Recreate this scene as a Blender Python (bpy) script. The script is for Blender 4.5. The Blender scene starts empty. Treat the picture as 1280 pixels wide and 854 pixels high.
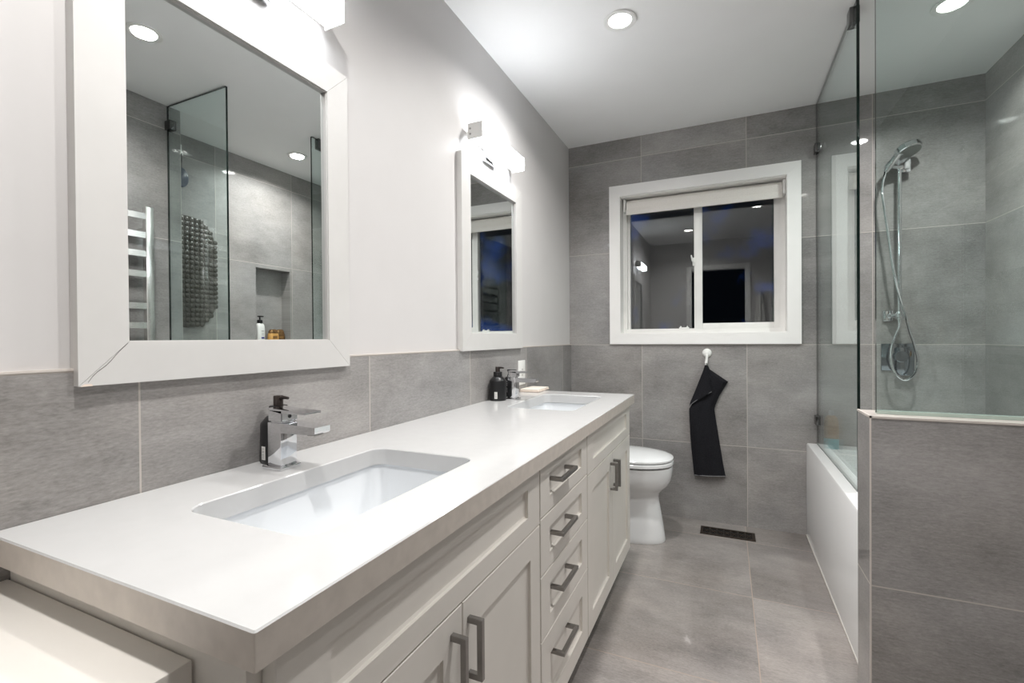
import bpy, bmesh, math, random
from mathutils import Vector, Matrix

random.seed(7)
C = bpy.context.scene.collection
S = bpy.context.scene
PI = math.pi
L = 3.1306          # back wall
H = 2.44            # ceiling
YF = -0.42          # entrance wall

# ------------------------------------------------------------------ camera
cam_d = bpy.data.cameras.new('camera')
cam = bpy.data.objects.new('camera', cam_d)
C.objects.link(cam)
S.camera = cam
FPX, CX, CY = 588.72, 640.0, 427.0
cam_d.sensor_fit = 'HORIZONTAL'
cam_d.sensor_width = 36.0
cam_d.lens = FPX / 1280.0 * 36.0
cam_d.clip_start = 0.01
_R = Vector((0.90991331, 0.41473222, -0.00741268))
_U = Vector((0.00373387, 0.00968042, 0.99994617))
_B = _R.cross(_U)
cam.matrix_world = Matrix(((_R.x, _U.x, _B.x, 0.98719642), (_R.y, _U.y, _B.y, 0.0),
                           (_R.z, _U.z, _B.z, 1.13638143), (0, 0, 0, 1)))

# ------------------------------------------------------------------ world, exposure, light levels
W = bpy.data.worlds.new('dusk')
S.world = W
W.use_nodes = True
nt = W.node_tree
bg = nt.nodes['Background']
tc = nt.nodes.new('ShaderNodeTexCoord')
nz = nt.nodes.new('ShaderNodeTexNoise')
nz.inputs['Scale'].default_value = 14.0
nz.inputs['Detail'].default_value = 5.0
rp = nt.nodes.new('ShaderNodeValToRGB')       # dusk blue showing in gaps between dark trees
rp.color_ramp.elements[0].position = 0.57
rp.color_ramp.elements[0].color = (0.0010, 0.0014, 0.0022, 1)
rp.color_ramp.elements[1].position = 0.74
rp.color_ramp.elements[1].color = (0.004, 0.022, 0.11, 1)
dt = nt.nodes.new('ShaderNodeVectorMath')      # brighter afterglow low in the sky to the right
dt.operation = 'DOT_PRODUCT'
dt.inputs[1].default_value = (0.44, 0.893, -0.095)
mr = nt.nodes.new('ShaderNodeMapRange')
mr.inputs['From Min'].default_value = 0.988
mr.inputs['From Max'].default_value = 0.9985
mr.inputs['To Min'].default_value = 0.0
mr.inputs['To Max'].default_value = 0.30
gn = nt.nodes.new('ShaderNodeMath')
gn.operation = 'ADD'
nt.links.new(tc.outputs['Generated'], nz.inputs['Vector'])
nt.links.new(tc.outputs['Generated'], dt.inputs[0])
nt.links.new(dt.outputs['Value'], mr.inputs['Value'])
nt.links.new(nz.outputs['Fac'], gn.inputs[0])
nt.links.new(mr.outputs['Result'], gn.inputs[1])
nt.links.new(gn.outputs[0], rp.inputs['Fac'])
nt.links.new(rp.outputs['Color'], bg.inputs['Color'])
bg.inputs['Strength'].default_value = 1.0

S.view_settings.view_transform = 'Standard'
S.view_settings.look = 'None'
S.view_settings.gamma = 1.0
S.view_settings.use_curve_mapping = False
S.view_settings.exposure = 0.58
S.cycles.max_bounces = 14
S.cycles.diffuse_bounces = 6
S.cycles.glossy_bounces = 6
S.cycles.transparent_max_bounces = 24
S.cycles.sample_clamp_indirect = 6.0
S.cycles.caustics_reflective = False

BAR_L = 9.8         # radiance of the vanity bars
DOWN_W = 9.2        # watts of one downlight
DOWN_SPREAD = 150

# ------------------------------------------------------------------ material helpers
def mat(name, col, rough=0.5, metal=0.0, coat=0.0, coat_rough=0.05, spec=0.5, noise=None, bump=0.0, emit=None,
        trans=0.0, ior=1.45, sss=0.0):
    m = bpy.data.materials.new(name)
    m.use_nodes = True
    t = m.node_tree
    b = t.nodes['Principled BSDF']
    b.inputs['Base Color'].default_value = (*col, 1)
    b.inputs['Roughness'].default_value = rough
    b.inputs['Metallic'].default_value = metal
    b.inputs['Coat Weight'].default_value = coat
    b.inputs['Coat Roughness'].default_value = coat_rough
    b.inputs['Specular IOR Level'].default_value = spec
    b.inputs['Transmission Weight'].default_value = trans
    b.inputs['IOR'].default_value = ior
    if emit:
        b.inputs['Emission Color'].default_value = (*emit[0], 1)
        b.inputs['Emission Strength'].default_value = emit[1]
    # every material gets a little procedural variation
    g = t.nodes.new('ShaderNodeNewGeometry')
    n = t.nodes.new('ShaderNodeTexNoise')
    sc, amt = noise if noise else (12.0, 0.03)
    n.inputs['Scale'].default_value = sc
    n.inputs['Detail'].default_value = 5.0
    t.links.new(g.outputs['Position'], n.inputs['Vector'])
    mr = t.nodes.new('ShaderNodeMapRange')
    mr.inputs['From Min'].default_value = 0.3
    mr.inputs['From Max'].default_value = 0.7
    mr.inputs['To Min'].default_value = 1 - amt
    mr.inputs['To Max'].default_value = 1 + amt
    t.links.new(n.outputs['Fac'], mr.inputs['Value'])
    v = t.nodes.new('ShaderNodeVectorMath')
    v.operation = 'SCALE'
    v.inputs[0].default_value = col
    t.links.new(mr.outputs['Result'], v.inputs['Scale'])
    t.links.new(v.outputs['Vector'], b.inputs['Base Color'])
    if bump:
        bp = t.nodes.new('ShaderNodeBump')
        bp.inputs['Strength'].default_value = bump
        bp.inputs['Distance'].default_value = 0.002
        t.links.new(n.outputs['Fac'], bp.inputs['Height'])
        t.links.new(bp.outputs['Normal'], b.inputs['Normal'])
    return m


def tile_mat(name, ua, va, u0, v0, su=0.61, sv=0.61, base=(0.285, 0.275, 0.268), grout=(0.50, 0.46, 0.425), gw=0.0032,
             coat=0.65, coat_rough=0.035, rough=0.45, seed=0.0, contrast=1.7):
    """large-format grey porcelain tile: cloudy, brushed, with thin light grout"""
    m = bpy.data.materials.new(name)
    m.use_nodes = True
    t = m.node_tree
    N, K = t.nodes, t.links
    b = N['Principled BSDF']

    def math_(op, a, bb=None):
        n = N.new('ShaderNodeMath')
        n.operation = op
        for i, x in enumerate((a, bb)):
            if x is None:
                continue
            if isinstance(x, (int, float)):
                n.inputs[i].default_value = x
            else:
                K.new(x, n.inputs[i])
        return n.outputs[0]
    g = N.new('ShaderNodeNewGeometry')
    sx = N.new('ShaderNodeSeparateXYZ')
    K.new(g.outputs['Position'], sx.inputs[0])
    U = math_('DIVIDE', math_('SUBTRACT', sx.outputs[ua], u0), su)
    V = math_('DIVIDE', math_('SUBTRACT', sx.outputs[va], v0), sv)
    fu, fv = math_('FRACT', U), math_('FRACT', V)
    du = math_('MULTIPLY', math_('MINIMUM', fu, math_('SUBTRACT', 1.0, fu)), su)
    dv = math_('MULTIPLY', math_('MINIMUM', fv, math_('SUBTRACT', 1.0, fv)), sv)
    d = math_('MINIMUM', du, dv)
    gm = math_('LESS_THAN', d, gw / 2)
    # per tile hash
    cb = N.new('ShaderNodeCombineXYZ')
    K.new(math_('FLOOR', U), cb.inputs[0])
    K.new(math_('FLOOR', V), cb.inputs[1])
    cb.inputs[2].default_value = seed
    wn = N.new('ShaderNodeTexWhiteNoise')
    wn.noise_dimensions = '3D'
    K.new(cb.outputs[0], wn.inputs['Vector'])
    # surface coordinates shifted per tile so the print does not run on across the grout
    off = N.new('ShaderNodeVectorMath')
    off.operation = 'SCALE'
    K.new(wn.outputs['Color'], off.inputs[0])
    off.inputs['Scale'].default_value = 9.0
    cu = N.new('ShaderNodeCombineXYZ')
    K.new(math_('MULTIPLY', U, su), cu.inputs[0])
    K.new(math_('MULTIPLY', V, sv), cu.inputs[1])
    ad = N.new('ShaderNodeVectorMath')
    ad.operation = 'ADD'
    K.new(cu.outputs[0], ad.inputs[0])
    K.new(off.outputs[0], ad.inputs[1])

    def noise(scale, sc3, detail=6.0, rough_=0.6):
        mp = N.new('ShaderNodeVectorMath')
        mp.operation = 'MULTIPLY'
        mp.inputs[1].default_value = sc3
        K.new(ad.outputs[0], mp.inputs[0])
        n = N.new('ShaderNodeTexNoise')
        n.inputs['Scale'].default_value = scale
        n.inputs['Detail'].default_value = detail
        n.inputs['Roughness'].default_value = rough_
        K.new(mp.outputs[0], n.inputs['Vector'])
        return n.outputs['Fac']
    cloud = noise(2.6, (1, 1.6, 1), 8.0, 0.62)
    streak = noise(16.0, (1, 9, 1), 6.0, 0.75)
    fine = noise(90.0, (1, 3, 1), 3.0, 0.7)
    val = math_('ADD', math_('MULTIPLY', math_('SUBTRACT', cloud, 0.5), 0.85 * contrast),
                math_('ADD', math_('MULTIPLY', math_('SUBTRACT', streak, 0.5), 0.30 * contrast),
                      math_('MULTIPLY', math_('SUBTRACT', fine, 0.5), 0.50 * contrast)))
    val = math_('ADD', val, math_('MULTIPLY', math_('SUBTRACT', wn.outputs['Value'], 0.5), 0.16 * contrast))
    val = math_('ADD', val, 1.0)
    # occasional pale scuffs
    sc = noise(14.0, (1, 2.2, 1), 10.0, 0.8)
    scuff = math_('MULTIPLY', math_('MAXIMUM', math_('SUBTRACT', sc, 0.66), 0.0), 2.2)
    val = math_('ADD', val, scuff)
    # warm / cool drift
    mixc = N.new('ShaderNodeMix')
    mixc.data_type = 'RGBA'
    drift = noise(1.7, (1, 1, 1), 3.0, 0.5)
    K.new(drift, mixc.inputs['Factor'])
    mixc.inputs['A'].default_value = (base[0] * 1.05, base[1] * 1.0, base[2] * 0.95, 1)
    mixc.inputs['B'].default_value = (base[0] * 0.96, base[1] * 1.0, base[2] * 1.05, 1)
    sc_ = N.new('ShaderNodeVectorMath')
    sc_.operation = 'SCALE'
    K.new(mixc.outputs['Result'], sc_.inputs[0])
    K.new(val, sc_.inputs['Scale'])
    fin = N.new('ShaderNodeMix')
    fin.data_type = 'RGBA'
    K.new(gm, fin.inputs['Factor'])
    K.new(sc_.outputs[0], fin.inputs['A'])
    fin.inputs['B'].default_value = (*grout, 1)
    K.new(fin.outputs['Result'], b.inputs['Base Color'])
    K.new(math_('ADD', rough, math_('MULTIPLY', math_('SUBTRACT', streak, 0.5), 0.25)), b.inputs['Roughness'])
    b.inputs['Specular IOR Level'].default_value = 0.35
    K.new(math_('MULTIPLY', math_('SUBTRACT', 1.0, gm), coat), b.inputs['Coat Weight'])
    b.inputs['Coat Roughness'].default_value = coat_rough
    bp = N.new('ShaderNodeBump')
    bp.inputs['Strength'].default_value = 0.25
    bp.inputs['Distance'].default_value = 0.001
    hgt = math_('SUBTRACT', math_('MULTIPLY', fine, 0.25), gm)
    K.new(hgt, bp.inputs['Height'])
    K.new(bp.outputs['Normal'], b.inputs['Normal'])
    return m


def glass_mat(name, tint, refl=0.04):
    """clear sheet glass: a tinted see-through sheet with a Schlick reflection on each face"""
    m = bpy.data.materials.new(name)
    m.use_nodes = True
    t = m.node_tree
    N, K = t.nodes, t.links
    for n in list(N):
        N.remove(n)
    o = N.new('ShaderNodeOutputMaterial')
    tr = N.new('ShaderNodeBsdfTransparent')
    tr.inputs['Color'].default_value = (*tint, 1)
    gl = N.new('ShaderNodeBsdfGlossy')
    gl.inputs['Roughness'].default_value = 0.0
    gl.inputs['Color'].default_value = (1, 1, 1, 1)
    lw = N.new('ShaderNodeLayerWeight')
    lw.inputs['Blend'].default_value = 0.5
    p = N.new('ShaderNodeMath')
    p.operation = 'POWER'
    p.inputs[1].default_value = 5.0
    K.new(lw.outputs['Facing'], p.inputs[0])
    ma = N.new('ShaderNodeMath')
    ma.operation = 'MULTIPLY_ADD'
    ma.inputs[1].default_value = 1 - refl
    ma.inputs[2].default_value = refl
    K.new(p.outputs[0], ma.inputs[0])
    mx = N.new('ShaderNodeMixShader')
    K.new(ma.outputs[0], mx.inputs[0])
    K.new(tr.outputs[0], mx.inputs[1])
    K.new(gl.outputs[0], mx.inputs[2])
    K.new(mx.outputs[0], o.inputs['Surface'])
    return m


# ------------------------------------------------------------------ materials
M_paint = mat('wall_paint', (0.63, 0.615, 0.61), 0.55, noise=(6, 0.012))
M_ceil = mat('ceiling_paint', (0.88, 0.88, 0.88), 0.7, noise=(5, 0.01))
M_trim = mat('white_trim_paint', (0.89, 0.88, 0.865), 0.35, noise=(9, 0.015))
M_frame = mat('mirror_frame_paint', (0.64, 0.63, 0.615), 0.4, noise=(20, 0.015))
M_cab = mat('cabinet_paint', (0.77, 0.738, 0.69), 0.38, noise=(8, 0.02))
M_gap = mat('dark_joint', (0.05, 0.045, 0.04), 0.8)
M_quartz = mat('white_quartz', (0.56, 0.558, 0.555), 0.12, noise=(30, 0.012), spec=0.45)
M_qedge = mat('warm_lit_quartz_edge', (0.66, 0.605, 0.55), 0.4, noise=(40, 0.06))  # same quartz, with warm reflected light put into the edge colour
M_porc = mat('white_porcelain', (0.82, 0.83, 0.84), 0.08, noise=(5, 0.008), coat=0.5)
M_sink = mat('sink_porcelain', (0.70, 0.72, 0.74), 0.08, noise=(5, 0.008), coat=0.5)
M_acryl = mat('white_acrylic', (0.84, 0.84, 0.84), 0.15, noise=(5, 0.01))
M_chrome = mat('chrome', (0.80, 0.81, 0.83), 0.06, 1.0, noise=(40, 0.02))
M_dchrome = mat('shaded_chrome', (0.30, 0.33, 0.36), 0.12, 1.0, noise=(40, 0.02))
M_sprayf = mat('grey_spray_plastic', (0.26, 0.27, 0.26), 0.4)
M_steel = mat('brushed_dark_nickel', (0.30, 0.29, 0.28), 0.28, 1.0, noise=(60, 0.06))
M_polst = mat('polished_steel', (0.80, 0.79, 0.77), 0.22, 1.0, noise=(30, 0.03))
M_black = mat('matte_black_plastic', (0.012, 0.012, 0.013), 0.35, noise=(30, 0.1))
M_pump = mat('dark_bronze_plastic', (0.035, 0.027, 0.024), 0.3, noise=(30, 0.1))
M_label = mat('label_white', (0.80, 0.79, 0.76), 0.6)
M_grey = mat('label_grey', (0.35, 0.35, 0.36), 0.6)
M_navy = mat('label_navy', (0.05, 0.05, 0.25), 0.5)
M_soap = mat('blush_stone', (0.80, 0.68, 0.59), 0.6, noise=(60, 0.05))
M_soap2 = mat('pale_stone', (0.82, 0.76, 0.68), 0.6, noise=(60, 0.05))
M_plast = mat('white_plastic', (0.82, 0.82, 0.80), 0.3)
M_vinyl = mat('white_vinyl', (0.80, 0.79, 0.77), 0.35)
M_blind = mat('blind_fabric', (0.78, 0.75, 0.71), 0.85, noise=(150, 0.04), bump=0.2)
M_cloth = mat('black_terry', (0.014, 0.014, 0.017), 0.95, noise=(260, 0.45), bump=0.9, spec=0.2)
M_hem = mat('grey_stitching', (0.16, 0.16, 0.165), 0.9, noise=(400, 0.4))
M_bronze = mat('oil_rubbed_bronze', (0.045, 0.032, 0.024), 0.45, 0.6, noise=(60, 0.2))
M_dark = mat('dark_void', (0.006, 0.006, 0.006), 0.9)
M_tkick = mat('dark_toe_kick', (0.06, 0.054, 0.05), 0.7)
M_mat = mat('smoky_vinyl', (0.065, 0.058, 0.050), 0.25, noise=(50, 0.3))
M_gold = mat('amber_bottle', (0.62, 0.34, 0.11), 0.22, noise=(40, 0.1))
M_gcap = mat('bronze_metal_cap', (0.36, 0.20, 0.09), 0.18, 0.8)
M_glab = mat('brown_print', (0.25, 0.13, 0.045), 0.5)
M_tan = mat('tan_bottle', (0.30, 0.20, 0.12), 0.3, noise=(40, 0.15))
M_teal = mat('teal_plastic', (0.10, 0.36, 0.40), 0.35)
M_blue = mat('navy_brush', (0.014, 0.035, 0.07), 0.3)
M_brist = mat('brown_bristle', (0.20, 0.10, 0.06), 0.9, noise=(300, 0.4))
M_towel = mat('white_terry', (0.72, 0.71, 0.69), 0.95, noise=(260, 0.1), bump=0.6)
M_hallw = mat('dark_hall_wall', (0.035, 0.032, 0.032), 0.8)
M_brown = mat('dark_brown_wood', (0.05, 0.03, 0.02), 0.5)
M_edge = mat('glass_edge_green', (0.004, 0.012, 0.010), 0.1)
M_edge2 = mat('glass_edge_pale', (0.42, 0.50, 0.45), 0.15)
M_seal = mat('clear_seal', (0.20, 0.22, 0.21), 0.3)
M_caulk = mat('caulk', (0.62, 0.60, 0.56), 0.6)
M_tiletrim = mat('tile_edge_trim', (0.62, 0.57, 0.53), 0.35)
M_cap = mat('pale_tile_cap', (0.46, 0.42, 0.39), 0.35, noise=(30, 0.06))
M_clamp = mat('dark_chrome_clamp', (0.16, 0.16, 0.16), 0.2, 1.0)
M_mirror = mat('silvered_mirror', (0.84, 0.875, 0.865), 0.0, 1.0, noise=(2, 0.002))
M_glass = glass_mat('shower_glass', (0.895, 0.95, 0.94), 0.05)
M_wglass = glass_mat('window_glass', (0.96, 0.97, 0.97), 0.05)
M_bar = mat('lit_acrylic', (0.9, 0.9, 0.9), 0.4, emit=((0.92, 0.96, 1.0), BAR_L))
M_lens = mat('lit_downlight_lens', (0.9, 0.9, 0.9), 0.4, emit=((1.0, 0.96, 0.90), 14.0))

T_back = tile_mat('tile_wall_back', 0, 2, 0.487, 0.477, seed=1)
T_left = tile_mat('tile_wall_left', 1, 2, 0.500, 0.477, seed=2)
T_shr = tile_mat('tile_wall_shower', 1, 2, 0.237, 0.477, seed=3)
T_near = tile_mat('tile_wall_right', 1, 2, 0.447, 0.477, seed=4)
T_ponf = tile_mat('tile_half_wall_front', 0, 2, 1.30, 0.470, seed=5)
T_pone = tile_mat('tile_half_wall_end', 1, 2, 1.40, 0.470, seed=6)
T_floor = tile_mat('tile_floor', 0, 1, 0.475, 0.455, base=(0.285, 0.262, 0.248), grout=(0.37, 0.30, 0.25), gw=0.0033,
                   coat=0.70, coat_rough=0.05, rough=0.4, seed=7, contrast=1.8)


# ------------------------------------------------------------------ mesh builder
class MB:
    def __init__(self):
        self.bm = bmesh.new()

    def _mi(self, faces, mi):
        for f in faces:
            f.material_index = mi

    def box(self, x0, x1, y0, y1, z0, z1, mi=0, bev=0.0, seg=2):
        vs = [self.bm.verts.new(p) for p in ((x0, y0, z0), (x1, y0, z0), (x1, y1, z0), (x0, y1, z0),
                                             (x0, y0, z1), (x1, y0, z1), (x1, y1, z1), (x0, y1, z1))]
        fs = [self.bm.faces.new([vs[i] for i in q]) for q in
              ((0, 3, 2, 1), (4, 5, 6, 7), (0, 1, 5, 4), (1, 2, 6, 5), (2, 3, 7, 6), (3, 0, 4, 7))]
        self._mi(fs, mi)
        if bev:
            es = list({e for f in fs for e in f.edges})
            r = bmesh.ops.bevel(self.bm, geom=es, offset=bev, segments=seg, profile=0.5, affect='EDGES',
                                clamp_overlap=True)
            self._mi(r['faces'], mi)
        return fs

    def loft(self, loops, mi=0, caps=True, closed=True):
        rings = [[self.bm.verts.new(p) for p in lp] for lp in loops]
        n = len(rings[0])
        for a, b in zip(rings, rings[1:]):
            for i in range(n if closed else n - 1):
                j = (i + 1) % n
                f = self.bm.faces.new((a[i], a[j], b[j], b[i]))
                f.material_index = mi
        if caps and closed:
            self.bm.faces.new(list(reversed(rings[0]))).material_index = mi
            self.bm.faces.new(rings[-1]).material_index = mi
        return rings

    def lathe(self, prof, c, axis=(0, 0, 1), n=32, mi=0, caps=True):
        ax = Vector(axis).normalized()
        q = Vector((0, 0, 1)).rotation_difference(ax)
        c = Vector(c)
        loops = []
        for r, h in prof:
            loops.append([c + q @ Vector((r * math.cos(2 * PI * i / n), r * math.sin(2 * PI * i / n), h))
                          for i in range(n)])
        self.loft(loops, mi, caps)

    def tube(self, pts, r, n=10, mi=0, closed=False):
        pts = [Vector(p) for p in pts]
        loops = []
        up = None
        for i, p in enumerate(pts):
            a = pts[i - 1] if i > 0 else p
            b = pts[i + 1] if i < len(pts) - 1 else p
            t = (b - a).normalized()
            if up is None:
                up = Vector((0, 0, 1)) if abs(t.z) < 0.9 else Vector((1, 0, 0))
            s = t.cross(up).normalized()
            up = s.cross(t).normalized()
            rr = r[i] if isinstance(r, (list, tuple)) else r
            loops.append([p + (s * math.cos(2 * PI * k / n) + up * math.sin(2 * PI * k / n)) * rr for k in range(n)])
        self.loft(loops, mi)

    def prism(self, pts, d, mi=0, bev=0.0):
        """pts: planar 3D polygon, extruded along vector d"""
        d = Vector(d)
        self.loft([[Vector(p) for p in pts], [Vector(p) + d for p in pts]], mi)

    def ball(self, c, r, mi=0, u=12, v=8, s=(1, 1, 1)):
        m = Matrix.Translation(c) @ Matrix.Diagonal((s[0], s[1], s[2], 1))
        k = bmesh.ops.create_uvsphere(self.bm, u_segments=u, v_segments=v, radius=r, matrix=m)
        for w in k['verts']:
            for f in w.link_faces:
                f.material_index = mi

    def mesh(self, name, mats, org, smooth=35):
        bmesh.ops.recalc_face_normals(self.bm, faces=self.bm.faces)
        me = bpy.data.meshes.new(name)
        bmesh.ops.translate(self.bm, verts=self.bm.verts, vec=-Vector(org))
        self.bm.to_mesh(me)
        self.bm.free()
        for m in (mats if isinstance(mats, (list, tuple)) else [mats]):
            me.materials.append(m)
        if smooth:
            me.shade_smooth()
            me.set_sharp_from_angle(angle=math.radians(smooth))
        return me


ORG = {}


def thing(name, label, cat, loc, group=None):
    o = bpy.data.objects.new(name, None)
    o.empty_display_size = 0.05
    C.objects.link(o)
    o.location = loc
    o['label'] = label
    o['category'] = cat
    if group:
        o['group'] = group
    ORG[o] = Vector(loc)
    return o


def part(name, mb, mats, parent, label=None, smooth=35):
    org = ORG[parent]
    o = bpy.data.objects.new(name, mb.mesh(name, mats, org, smooth))
    C.objects.link(o)
    o.parent = parent
    ORG[o] = org
    if label:
        o['label'] = label
    return o


def single(name, mb, mats, loc, label, cat, group=None, smooth=35):
    o = bpy.data.objects.new(name, mb.mesh(name, mats, loc, smooth))
    C.objects.link(o)
    o.location = loc
    o['label'] = label
    o['category'] = cat
    if group:
        o['group'] = group
    ORG[o] = Vector(loc)
    return o


def struct(name, mb, mats, parent=None, label=None, smooth=35):
    o = bpy.data.objects.new(name, mb.mesh(name, mats, (0, 0, 0), smooth))
    C.objects.link(o)
    if parent:
        o.parent = parent
    else:
        o['kind'] = 'structure'
    if label:
        o['label'] = label
    ORG[o] = Vector((0, 0, 0))
    return o


def rrect(x0, x1, y0, y1, r, z, n=6):
    pts = []
    for cx, cy, a0 in ((x1 - r, y1 - r, 0), (x0 + r, y1 - r, 90), (x0 + r, y0 + r, 180), (x1 - r, y0 + r, 270)):
        for k in range(n + 1):
            a = math.radians(a0 + 90 * k / n)
            pts.append(Vector((cx + r * math.cos(a), cy + r * math.sin(a), z)))
    return pts


def mitred_ring(mb, plane, o0, o1, p0, p1, w, d0, d1, gap=0.0, lip=0.0, mi=0, joint_mi=None):
    """four mitred boards. plane 'x' (boards in y-z, depth along x) or 'y' (boards in x-z, depth along y)"""
    def P(a, b, d):
        return (d, a, b) if plane == 'x' else (a, d, b)
    O = [(o0, p0), (o1, p0), (o1, p1), (o0, p1)]
    I = [(o0 + w, p0 + w), (o1 - w, p0 + w), (o1 - w, p1 - w), (o0 + w, p1 - w)]
    for k in range(4):
        j = (k + 1) % 4
        quad = [O[k], O[j], I[j], I[k]]
        cx = sum(q[0] for q in quad) / 4
        cy = sum(q[1] for q in quad) / 4
        if gap:
            # shrink along the board's length only so that the mitre shows as a hairline
            horiz = k in (0, 2)
            q2 = []
            for q in quad:
                if horiz:
                    q2.append((q[0] - gap * (1 if q[0] > cx else -1), q[1]))
                else:
                    q2.append((q[0], q[1] - gap * (1 if q[1] > cy else -1)))
            quad = q2
        mb.prism([P(a, b, d0) for a, b in quad], Vector(P(0, 0, d1)) - Vector(P(0, 0, d0)), mi)


# ================================================================== ROOM SHELL
b = MB(); b.box(-0.12, 2.30, YF - 0.1, L + 0.12, -0.08, 0.0)
struct('floor', b, T_floor)
b = MB(); b.box(-0.12, 2.30, YF - 0.1, L + 0.12, H, H + 0.08)
struct('ceiling', b, M_ceil)
# left wall: painted wall, tile wainscot standing proud of it
b = MB(); b.box(-0.12, 0.0, YF - 0.1, L + 0.12, 0.0, H)
wl = struct('wall_left', b, M_paint)
b = MB(); b.box(0.0, 0.010, YF, L, 0.0, 1.088)
struct('wall_left_tile', b, T_left)
b = MB(); b.box(0.0, 0.0112, YF, L, 1.088, 1.0915)
struct('trim_1', b, M_tiletrim)
# back wall with the window opening
WX0, WX1, WZ0, WZ1 = 0.352, 1.304, 1.163, 2.058
WE = 0.012          # jamb board thickness
b = MB()
b.box(0.0, WX0 - WE, L, L + 0.165, 0, H); b.box(WX1 + WE, 2.167, L, L + 0.165, 0, H)
b.box(WX0 - WE, WX1 + WE, L, L + 0.165, 0, WZ0 - WE); b.box(WX0 - WE, WX1 + WE, L, L + 0.165, WZ1 + WE, H)
struct('wall_back', b, T_back)
# near right wall, its end, and the shower alcove wall with the niche
b = MB(); b.box(1.86, 2.30, YF, 1.667, 0, H)
struct('wall_right', b, T_near)
NY0, NY1, NZ0, NZ1, ND = 2.360, 2.656, 1.087, 1.670, 0.095
b = MB()
b.box(2.167, 2.30, 1.667, NY0, 0, H); b.box(2.167, 2.30, NY1, L + 0.12, 0, H)
b.box(2.167, 2.30, NY0, NY1, 0, NZ0); b.box(2.167, 2.30, NY0, NY1, NZ1, H)
b.box(2.167 + ND, 2.30, NY0, NY1, NZ0, NZ1)
struct('wall_shower', b, T_shr)
# half wall: tiled front, tiled end, pale cap, thin edge trims
PX, PY0, PY1, PZ = 1.334, 1.533, 1.667, 0.921
b = MB(); b.box(PX, 1.86, PY0, PY1, 0.0, PZ - 0.006)
for f in b.bm.faces:
    f.normal_update()
    if abs(f.normal.x) > 0.9:
        f.material_index = 1
b.box(PX, 1.86, PY0, PY1, PZ - 0.006, PZ, 2)
struct('wall_partition', b, [T_ponf, T_pone, M_cap], smooth=0)
b = MB()
b.box(PX - 0.0015, 1.86, PY0 - 0.0015, PY0 + 0.003, PZ - 0.004, PZ + 0.0015)
b.box(PX - 0.0015, PX + 0.003, PY0 - 0.0015, PY1, PZ - 0.004, PZ + 0.0015)
b.box(PX - 0.0015, PX + 0.002, PY0 - 0.0015, PY0 + 0.002, 0, PZ)
struct('trim_2', b, M_tiletrim)
# entrance wall with a doorway to an unlit hall
DX0, DX1, DZ = 0.55, 1.21, 2.035
b = MB()
b.box(0.0, DX0, YF - 0.1, YF, 0, H); b.box(DX1, 1.86, YF - 0.1, YF, 0, H); b.box(DX0, DX1, YF - 0.1, YF, DZ, H)
struct('wall_front', b, M_paint)
b = MB()
b.box(DX0 - 0.065, DX0, YF, YF + 0.016, 0, DZ + 0.065, bev=0.003)
b.box(DX1, DX1 + 0.065, YF, YF + 0.016, 0, DZ + 0.065, bev=0.003)
b.box(DX0, DX1, YF, YF + 0.016, DZ, DZ + 0.065, bev=0.003)
struct('door_1', b, M_trim)
b = MB()
b.box(-0.12, 0.0, -2.2, YF - 0.1, 0, H); b.box(1.86, 1.95, -2.2, YF - 0.1, 0, H)
b.box(-0.12, 1.95, -2.3, -2.2, 0, H); b.box(-0.12, 1.95, -2.3, YF - 0.1, H, H + 0.08)
b.box(-0.12, 1.95, -2.3, YF - 0.1, -0.08, 0.0)
struct('wall_hall', b, M_hallw)

# ================================================================== WINDOW
win = bpy.data.objects.new('window_1', None)
C.objects.link(win)
win['kind'] = 'structure'
ORG[win] = Vector((0, 0, 0))
b = MB(); mitred_ring(b, 'y', 0.2817, 1.3748, 1.091, 2.1326, 0.0705, L - 0.016, L + 0.012, gap=0.0002)
part('casing', b, M_trim, win)
b = MB()
e = WE
b.box(WX0 - e, WX0, L + 0.0, L + 0.165, WZ0 - e, WZ1 + e); b.box(WX1, WX1 + e, L, L + 0.165, WZ0 - e, WZ1 + e)
b.box(WX0, WX1, L, L + 0.165, WZ0 - e, WZ0); b.box(WX0, WX1, L, L + 0.165, WZ1, WZ1 + e)
part('jamb', b, M_trim, win)
b = MB(); mitred_ring(b, 'y', WX0, WX1, WZ0, WZ1, 0.024, L + 0.098, L + 0.165)
part('frame', b, M_vinyl, win)
# fixed left light (set back) and sliding right sash (in front)
b = MB(); mitred_ring(b, 'y', WX0 + 0.018, 0.826, WZ0 + 0.006, WZ1 - 0.006, 0.022, L + 0.128, L + 0.155)
part('fixed_sash', b, M_vinyl, win)
b = MB()
b.box(0.388, 0.815, L + 0.135, L + 0.139, 1.186, 2.035); b.box(0.388, 0.815, L + 0.147, L + 0.151, 1.186, 2.035)
part('pane', b, M_wglass, win, smooth=0)
b = MB()
b.box(0.799, 0.848, L + 0.100, L + 0.127, 1.176, 2.052, bev=0.002)
b.box(1.248, 1.286, L + 0.100, L + 0.127, 1.176, 2.052, bev=0.002)
b.box(0.848, 1.248, L + 0.100, L + 0.127, 1.176, 1.222, bev=0.002)
b.box(0.848, 1.248, L + 0.100, L + 0.127, 2.016, 2.052, bev=0.002)
sash = part('sliding_sash', b, M_vinyl, win)
b = MB()
b.box(0.846, 1.250, L + 0.108, L + 0.112, 1.220, 2.018); b.box(0.846, 1.250, L + 0.120, L + 0.124, 1.220, 2.018)
part('pane', b, M_wglass, sash, smooth=0)
b = MB()
b.box(0.790, 0.808, L + 0.094, L + 0.104, 1.590, 1.642, bev=0.003)
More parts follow.
